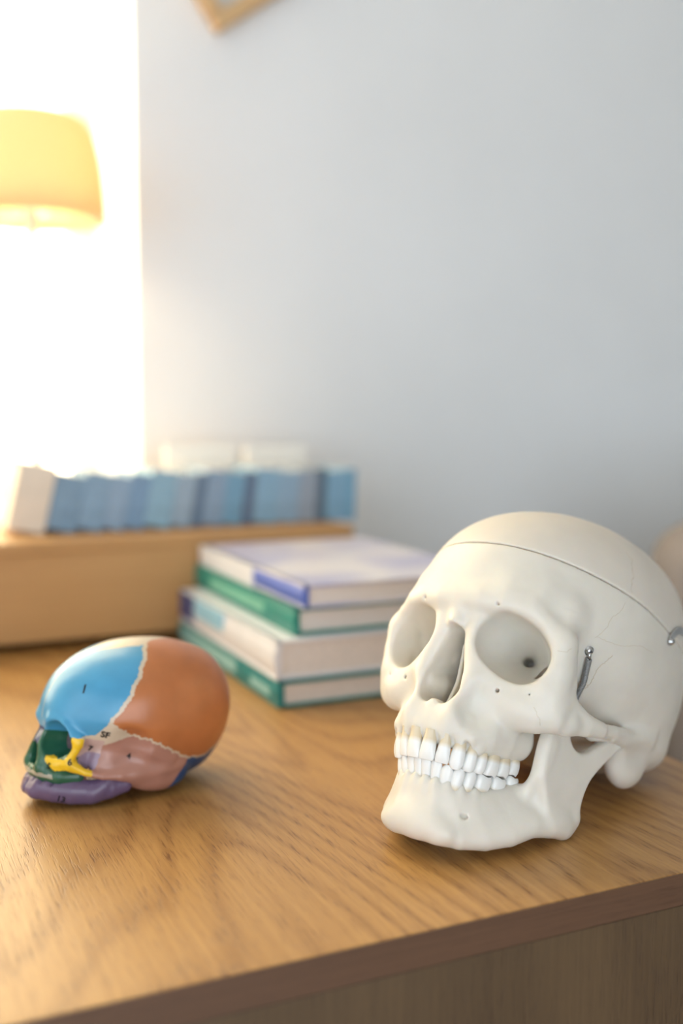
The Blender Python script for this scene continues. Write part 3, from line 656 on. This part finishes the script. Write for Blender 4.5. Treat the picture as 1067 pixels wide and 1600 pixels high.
def tooth(rows, i, side, up, parent):
    X, gy, gz, ty, tz, wd, dp, kd = rows[i]
    P = [np.array([r[0], r[3]]) for r in rows]
    a = P[i - 1] if i else np.array([-P[0][0], P[0][1]]); b = P[min(i + 1, len(P) - 1)]
    T = b - a; T /= np.linalg.norm(T); N = np.array([-T[1], T[0]]); N = -N if N[1] < 0 and abs(T[0]) > .3 else N
    if N[0] < 0: N = -N
    T3 = np.array([T[0], T[1], 0]); N3 = np.array([N[0], N[1], 0])
    g = np.array([X, gy, gz]); t = np.array([X - (0 if True else 0), ty, tz]); g[:2] = t[:2] + N * ((gy - ty) * max(N[1], .55))
    vs, neck = [], []; se = SUPER[kd]
    for k, f in enumerate(LEV):
        w_, d_ = wd / 2 * WFS[kd][k] * 1.0, dp / 2 * DFS[kd][k]
        bulge = .5 * math.sin(math.pi * min(max(f, 0), 1)) - (.9 * max(0, f - .75) * 4 * .6 if kd in 'pm' else .25 * max(0, f - .8) * 5) - (.5 if f < 0 else 0)
        c = g + (t - g) * f + N3 * (bulge - d_)
        for j in range(NB):
            an = 2 * math.pi * j / NB; ca, sa = math.cos(an), math.sin(an)
            p = c + T3 * w_ * math.copysign(abs(ca) ** (2 / se), ca) + N3 * d_ * math.copysign(abs(sa) ** (2 / se), sa)
            dz = 0
            if kd == 'm' and f > .6: dz = (f - .6) / .4 * 1.5 * (.5 - .5 * math.cos(2 * an * 1.0 + 0)) - (f - .6) / .4 * (.9 - .9 * abs(math.cos(an)) ** 1.2 * 1.4 * (1 if abs(sa) > .3 else 1))
            if kd == 'm' and f > .6: dz = -(f - .6) / .4 * 1.3 * abs(math.cos(an)) * 0 - (f - .6) / .4 * .7 * (1 - abs(math.sin(2 * an)))
            if kd == 'i' and f > .9: dz = -.35 * (2 * abs(ca) - 1) * 0
            p[2] += (-1 if up else 1) * dz
            vs.append(p); neck.append(min(1, max(0, 1 - (f - .0) / .30)))
    # biting surface: an inner ring sunk between the cusps and a centre
    top = [np.array(p) for p in vs[-NB:]]; cen = sum(top) / NB
    dn = np.array([0, 0, .9 if up else -.9]) * {'i': .15, 'c': .2, 'p': .8, 'm': 1.5}[kd]
    for p in top: vs.append(cen + (p - cen) * .5 + dn * .8); neck.append(0)
    vs.append(cen + dn); neck.append(0)
    vs = np.array(vs); n = len(LEV) + 1; Q = []
    for k in range(n - 1):
        for j in range(NB): Q.append((k * NB + j, k * NB + (j + 1) % NB, (k + 1) * NB + (j + 1) % NB, (k + 1) * NB + j))
    tris = [((n - 1) * NB + j, (n - 1) * NB + (j + 1) % NB, len(vs) - 1) for j in range(NB)]
    vs[:, 0] *= side
    if not up: vs = jaw_fix(vs)
    me = bpy.data.meshes.new('tooth'); me.from_pydata([tuple(p) for p in skw(vs)], [], Q + tris)
    bm = bmesh.new(); bm.from_mesh(me); bmesh.ops.recalc_face_normals(bm, faces=bm.faces); bm.to_mesh(me); bm.free()
    for p in me.polygons: p.use_smooth = True
    at = me.attributes.new('neck', 'FLOAT', 'POINT'); at.data.foreach_set('value', np.array(neck, np.float32))
    return link('tooth', me, M['tooth'], parent)
for side in (1, -1):
    for i in range(8): tooth(UP, i, side, True, cran_o); tooth(LO, i, side, False, jaw_o)

# sutures: hair-thin wandering lines on the bone
def suture(pts, parent, amp=.35, r=.16, step=1.0, side=1):
    P = np.array(pts, float); d = np.r_[0, np.cumsum(np.linalg.norm(np.diff(P, axis=0), axis=1))]
    s = np.arange(0, d[-1], step); Pi = np.stack([np.interp(s, d, P[:, k]) for k in range(3)], 1)
    rs_ = np.random.RandomState(int(abs(P.sum()) * 10) % 9999)
    Pi = snap(G, Pi + rs_.uniform(-amp, amp, Pi.shape), -.02); Pi[:, 0] *= side
    bm = bmesh.new(); add_tube(bm, [tuple(p) for p in skw(Pi)], r / 1000, 6); bm_obj('suture', bm, M['suture'], parent, True)
for sd in (1, -1):
    suture([(51.8, 24.3, 93.4), (55.9, 21.9, 89), (57, 26, 83), (60.2, 27, 77), (61, 31, 71.5), (62.8, 32, 67)], cap_o, .9, .12, .9, sd)
    suture([(63.8, 37.3, 59.3), (63.7, 40.6, 53.5), (61.9, 46.7, 47.5), (61.3, 48.6, 41.8), (59.7, 51.3, 37.2), (57.9, 53.4, 33.9)], cran_o, .3, .09, 1, sd)
    suture([(58.6, 53, 35.1), (61.8, 44.8, 34.6), (65.2, 35.8, 35.1), (67.4, 29, 37.7), (69.5, 18.9, 40.4), (70.3, 5.2, 40.7)], cran_o, .35, .09, 1.2, sd)
    suture([(50.2, 37, 9.6), (54, 38.4, 14.4), (55.9, 40.3, 18.4), (58, 40.8, 22.1), (61, 39.3, 26.5), (62.8, 38.1, 29.9)], cran_o, .5, .2, 1, sd)
    suture([(46.9, 83.5, -12.8), (49.5, 80.4, -16.7), (49.4, 77.4, -21)], cran_o, .4, .09, 1, sd)
    suture([(53.5, 81.7, 17.9), (56.5, 79.3, 18.9), (58.2, 77.3, 21.7)], cran_o, .4, .09, 1, sd)
    # spring that pulls the jaw up: screw, washer eye and coil
    p0 = snap(G, [[55.8 - 1.2, 51.6, 27.4]]); n0 = grad(G, p0); p1 = snap(G, [[49.6, 42.8, 12.0]], 1.7); p2 = np.array([[46.5, 47, -12.]])
    def flip(a): a = np.array(a, float); a[:, 0] *= sd; return a
    def screw(pt, nr, rad, parent, name='screw'):
        c = Vector(skw(flip(pt))[0]); nn = Vector(skw(flip(pt + nr))[0]) - c; nn.normalize()
        bm = bmesh.new(); add_lathe(bm, [(rad * 1.35, -.0004), (rad * 1.35, .0003), (rad, .0004), (rad, .0011), (rad * .72, .0017), (rad * .3, .0019)], 20)
        mt = Matrix.Translation(c) @ nn.to_track_quat('Z', 'Y').to_matrix().to_4x4()
        bmesh.ops.transform(bm, matrix=mt, verts=bm.verts); s_ = bm_obj(name, bm, M['steel'], parent, True)
        bm = bmesh.new()
        for k in (0, 1): add_box(bm, (-rad * .6, -rad * .14, .0015), (rad * .6, rad * .14, .0020)) if k == 0 else add_box(bm, (-rad * .14, -rad * .6, .0015), (rad * .14, rad * .6, .0020))
        bmesh.ops.transform(bm, matrix=mt, verts=bm.verts); bm_obj('cross_slot_shade', bm, M['dark'], s_)  # dark bars on the head paint the shade of a slot
        return s_
    screw(p0, n0, .0020, cran_o)
    A, B, Cc = [skw(flip(p))[0] for p in (p0 + n0 * 1.2 + [[-.4, -1.2, -3.6]], p1 + [[1.0, 0, 0]], p2)]
    path = [Vector(A), Vector(B), Vector(Cc)]
    dense = [path[0].lerp(path[1], k / 6) for k in range(6)] + [path[1].lerp(path[2], k / 10) for k in range(11)]
    bm = bmesh.new(); helix = []
    L_ = [0]
    for a, b in zip(dense, dense[1:]): L_.append(L_[-1] + (b - a).length)
    nt_ = int(L_[-1] / .00085)
    for k in range(nt_ * 8):
        s = L_[-1] * k / (nt_ * 8 - 1); j = min(max(int(np.searchsorted(L_, s)) - 1, 0), len(dense) - 2); f = (s - L_[j]) / max(L_[j + 1] - L_[j], 1e-9)
        c = dense[j].lerp(dense[j + 1], f); t_ = (dense[j + 1] - dense[j]).normalized(); u_ = t_.orthogonal().normalized(); w_ = t_.cross(u_)
        an = 2 * math.pi * k / 8; helix.append(c + (u_ * math.cos(an) + w_ * math.sin(an)) * .00135)
    add_tube(bm, helix, .00045, 5); spr = bm_obj('spring', bm, M['spring'], sk, True)
    bm = bmesh.new(); add_tube(bm, [Vector(A), Vector(skw(flip(p0 + n0 * .8))[0])], [.0009, .0011], 8); bm_obj('eye', bm, M['steel'], spr, True)
    # hook that holds the cap: two screws and a bent plate over the cut
    a0 = snap(G, [[69.9, -14.5, 53.2]]); a1 = snap(G, [[68.3, -24.5, 62.0]]); a2 = snap(G, [[66, -40, 65.5]])
    s1 = screw(a0 + grad(G, a0) * 1.1, grad(G, a0), .0019, cran_o); screw(a2 + grad(G, a2) * 1.1, grad(G, a2), .0019, cap_o)
    pts_ = []
    for w in np.linspace(0, 1, 12):
        b = (1 - w) ** 2 * a0 + 2 * w * (1 - w) * (a1 * 2 - (a0 + a2) / 2) + w * w * a2
        b = snap(G, b, .9); pts_.append((b, grad(G, b)))
    bm = bmesh.new(); prev = None
    for k, (b, g_) in enumerate(pts_):
        t_ = pts_[min(k + 1, 11)][0] - pts_[max(k - 1, 0)][0]; t_ = t_ / np.linalg.norm(t_); sdv = np.cross(t_, g_)
        ring = [bm.verts.new(skw(flip(b + sdv * e + g_ * h_))[0]) for e, h_ in ((-2.1, -.5), (2.1, -.5), (2.1, .5), (-2.1, .5))]
        if prev:
            for j in range(4): bm.faces.new((prev[j], prev[(j + 1) % 4], ring[(j + 1) % 4], ring[j]))
        else: bm.faces.new(ring)
        prev = ring
    bm.faces.new(prev[::-1]); bm_obj('latch_hook', bm, M['steel'], sk)

# ---------------------------------------------------------------- the painted infant skull
FT = np.array([-1.396581, -0.221339, -0.034632, 0.149823, 0.654922, 0.042615, 1.006513]); FT[5] += .0011; F_M = rot3(*FT[:3]) * FT[6]; FR = np.array([FT[3], FT[4], 0.])
def fw_(v): return (F_M @ (np.asarray(v, float) * [1, -1, 1] / 1000).T).T + FT[3:6] - FR
fk = empty('infant_skull_model', tuple(FR)); tag(fk, 'small infant skull model with bones painted in blue, orange, green and purple', 'skull')
def paint(name, col, rough=.30): return plain(name, col, rough, .5, noise=(70, .07), bump=(500, .12, .0005))
FC = {'frontal_bone': paint('paint_blue', (.06, .29, .50)), 'parietal_bone': paint('paint_orange', (.43, .15, .052)), 'fontanelle': paint('paint_cream', (.56, .47, .36)),
      'temporal_bone': paint('paint_pink', (.39, .195, .15)), 'sphenoid_bone': paint('paint_mauve', (.52, .37, .34)), 'zygomatic_bone': paint('paint_yellow', (.78, .50, .02)),
      'maxilla': paint('paint_green', (.022, .105, .06), .25), 'nasal_bone': paint('paint_navy', (.03, .05, .13)), 'occipital_bone': paint('paint_dark_blue', (.02, .07, .20)), 'alveolar_ridge': paint('paint_ridge', (.40, .38, .30)), 'orbit_wall': paint('paint_orbit', (.22, .15, .16)), 'infratemporal_wall': paint('paint_violet', (.30, .23, .32))}
KEYS = list(FC)
HF = .62
GF = fetal_grid(HF); V, ax = mirror(GF); v, q = nets(V, ax, HF, 3); q = q[:, ::-1]
c = v[q].mean(1); X, Y, Z = np.abs(c[:, 0]), c[:, 1], c[:, 2]
wob = .35 * np.sin(Z * .6) + .18 * np.sin(Z * 1.9 + 1)
cor = np.interp(Z, [-30, -8, 0, 4, 14, 22.4, 34.5, 42.5, 50], [30, 28, 25.2, 24.3, 18.7, 15.7, 9.9, 5.2, -3]) + wob
fx = np.interp(Y, [-66, -20, -6, 0, 6, 17, 23, 30, 38, 45, 60], [1.0, 1.3, 7, 13, 16, 12, 8, 3, .8, .5, .4])
top = Z > 25 - .2 * Y
olow = np.interp(Y, [-66, -58, -53, -41, -26.5, -13, 0, 12.6, 23.6, 30], [12, -2, -8.8, -16, -16, -10.9, -6.2, -4.3, .5, 4]) + .4 * np.sin(Y * .9) + .3 * np.sin(Y * 2.1)
blow = np.interp(Y, [24, 26.6, 30.7, 36.8, 40, 48, 60], [3, -.4, -7.8, -9.2, -10.5, -10.5, -10.5])
blow = np.where((X < 25) & (Y > 22) & (((X - 14) / 11) ** 2 + ((Z + 14) / 11.5) ** 2 < 1), -10.5, blow)
def dpoly(pts):
    P = np.array(pts, float); d = np.full(len(c), 1e9); cc = np.stack([X, Y, Z], 1)
    for a, b in zip(P[:-1], P[1:]):
        e = b - a; t = np.clip(((cc - a) @ e) / (e @ e), 0, 1); d = np.minimum(d, np.linalg.norm(cc - a - t[:, None] * e, axis=1))
    return d
cls = np.full(len(c), KEYS.index('fontanelle'))
def setc(name, m): cls[m] = KEYS.index(name)
setc('temporal_bone', (Z < olow - 1.4) & (Y < 25.5 - .25 * (Z + 12)) & (Y > -27 - .5 * (Z + 22)) & ~((Y > 12) & (Z > -13 + (24 - Y) * .55)))
setc('occipital_bone', (Z < olow - 1.2) & (Y <= -27 - .5 * (Z + 22)))
setc('parietal_bone', (Y < cor - 1.1) & (Z > olow) & ~((X < fx) & top))
setc('frontal_bone', (Y > cor + 1.1) & (Z > blow) & ~((X < fx) & top) & ~((X < .55) & (Y > 30) & (Z > -4)))
setc('frontal_bone', (X < 24) & (Y > 22) & (Z > -10.5) & (Z < -2) & (((X - 14) / 11.5) ** 2 + ((Z + 13) / 11.5) ** 2 < 1))
setc('maxilla', (Y > 30) & (Z <= -10.5))
setc('sphenoid_bone', (Y > 24.5) & (Y < 38) & (Z < -10.5) & (Z > -22 + .25 * (36 - Y)) & (X > 17))
setc('infratemporal_wall', (((Y - 27) / 9.5) ** 2 + ((Z + 26) / 7.5) ** 2 < 1) & (X > 12) & (X < 28.5))
setc('temporal_bone', (dpoly([(29.5, 30, -31), (31.5, 22, -31), (33.5, 12, -30), (33, 2, -28)]) < 3.4) & (Z < -25))
inorb = ((X - 13.5) ** 2 / 9.0 ** 2 + (Z + 15) ** 2 / 9.2 ** 2 < 1) & (Y < 42) & (Y > 20)
setc('orbit_wall', inorb & (Z > -20) & (Z < -9.5) & (Y < 37))
setc('nasal_bone', (X < 4.2) & (Y > 45) & (Z < -9.5) & (Z > -19))
setc('zygomatic_bone', (((dpoly([(13.5, 48, -25.8), (19, 46, -28), (24, 41, -26.5), (28, 33, -30), (29.5, 30, -31)]) < 3.3) & (Z > -31.5 - .0 * Y)) | ((dpoly([(27.5, 39.5, -11), (27, 39.5, -20), (24.5, 41, -26)]) < 3.6) & (Z < -10.3))) & (Y > 28.5) & (X > 12))
setc('alveolar_ridge', (Y > 36) & (Z < -34.3 + .35 * np.sin(X * 1.6)) & (Z > -36.6) & (X < 18))
N_ = vnormals(v, q)
for k, key in enumerate(KEYS):
    for side in ((1, -1) if key not in ('fontanelle', 'occipital_bone', 'alveolar_ridge') else (0,)):
        msk = (cls == k) & ((np.sign(c[:, 0]) == side) | (side == 0) | ((side == 1) & (c[:, 0] == 0)))
        if not msk.any(): continue
        qq = q[msk]; ids, inv = np.unique(qq, return_inverse=True)
        me = np_mesh(key, fw_(v[ids]), inv.reshape(qq.shape), True, (F_M @ (N_[ids] * [1, -1, 1]).T).T * -1 / FT[6] * 1)
        o = link(key, me, FC[key], fk)
GJ = fetal_jaw(HF); V, ax = mirror(GJ); v, q = nets(V, ax, HF, 3)
jo = link('mandible', np_mesh('mandible', fw_(v), q[:, ::-1]), paint('paint_purple', (.125, .085, .165)), fk)
jo['label'] = 'dark purple lower jaw'
# printed numbers, following the painted surface
ink = plain('black_ink', (.012, .012, .014), .5, .3)
def mark(txt, Gx, pos, size, rot=0.0, thick=0.0):
    cu = bpy.data.curves.new('txt', 'FONT'); cu.body = txt; cu.size = size; cu.align_x = 'CENTER'; cu.align_y = 'CENTER'; cu.offset = thick; cu.resolution_u = 3
    to = bpy.data.objects.new('txt', cu); COL.objects.link(to)
    dg = bpy.context.evaluated_depsgraph_get(); me = bpy.data.meshes.new_from_object(to.evaluated_get(dg))
    bpy.data.objects.remove(to)
    P = np.array([vv.co[:] for vv in me.vertices]); F = [tuple(pp.vertices) for pp in me.polygons]; bpy.data.meshes.remove(me)
    p0 = snap(Gx, [pos]); n = grad(Gx, p0)[0]
    r = np.array([.25, -1, 0.]); r -= n * (r @ n); r /= np.linalg.norm(r); u = np.cross(r, n); u *= np.sign(u[2]) if abs(u[2]) > .05 else 1
    ca, sa = math.cos(rot), math.sin(rot); r2 = r * ca + u * sa; u2 = -r * sa + u * ca
    W_ = snap(Gx, p0 + P[:, :1] * r2 + P[:, 1:2] * u2, .22)
    me = bpy.data.meshes.new('number_mark'); me.from_pydata([tuple(a) for a in fw_(W_)], [], F)
    return link('number_mark', me, ink, fk)
mark('1', GF, (23.6, 39.2, 17.2), 7.2, -.15, .2); mark('SF', GF, (32.5, 25.5, -6.0), 5.6, 0, .2); mark('7', GF, (24, 29.5, -16.4), 5.6, 0, .18)
mark('6', GF, (26.4, 41.5, -24.6), 5.2, .1, .15); mark('4', GF, (32.7, 8.8, -18.1), 5.0, 0, .15); mark('5', GF, (16, 49.3, -29.5), 5.4, 0, .15); mark('13', GJ, (20, 40, -46.5), 5.4, 0, .15)
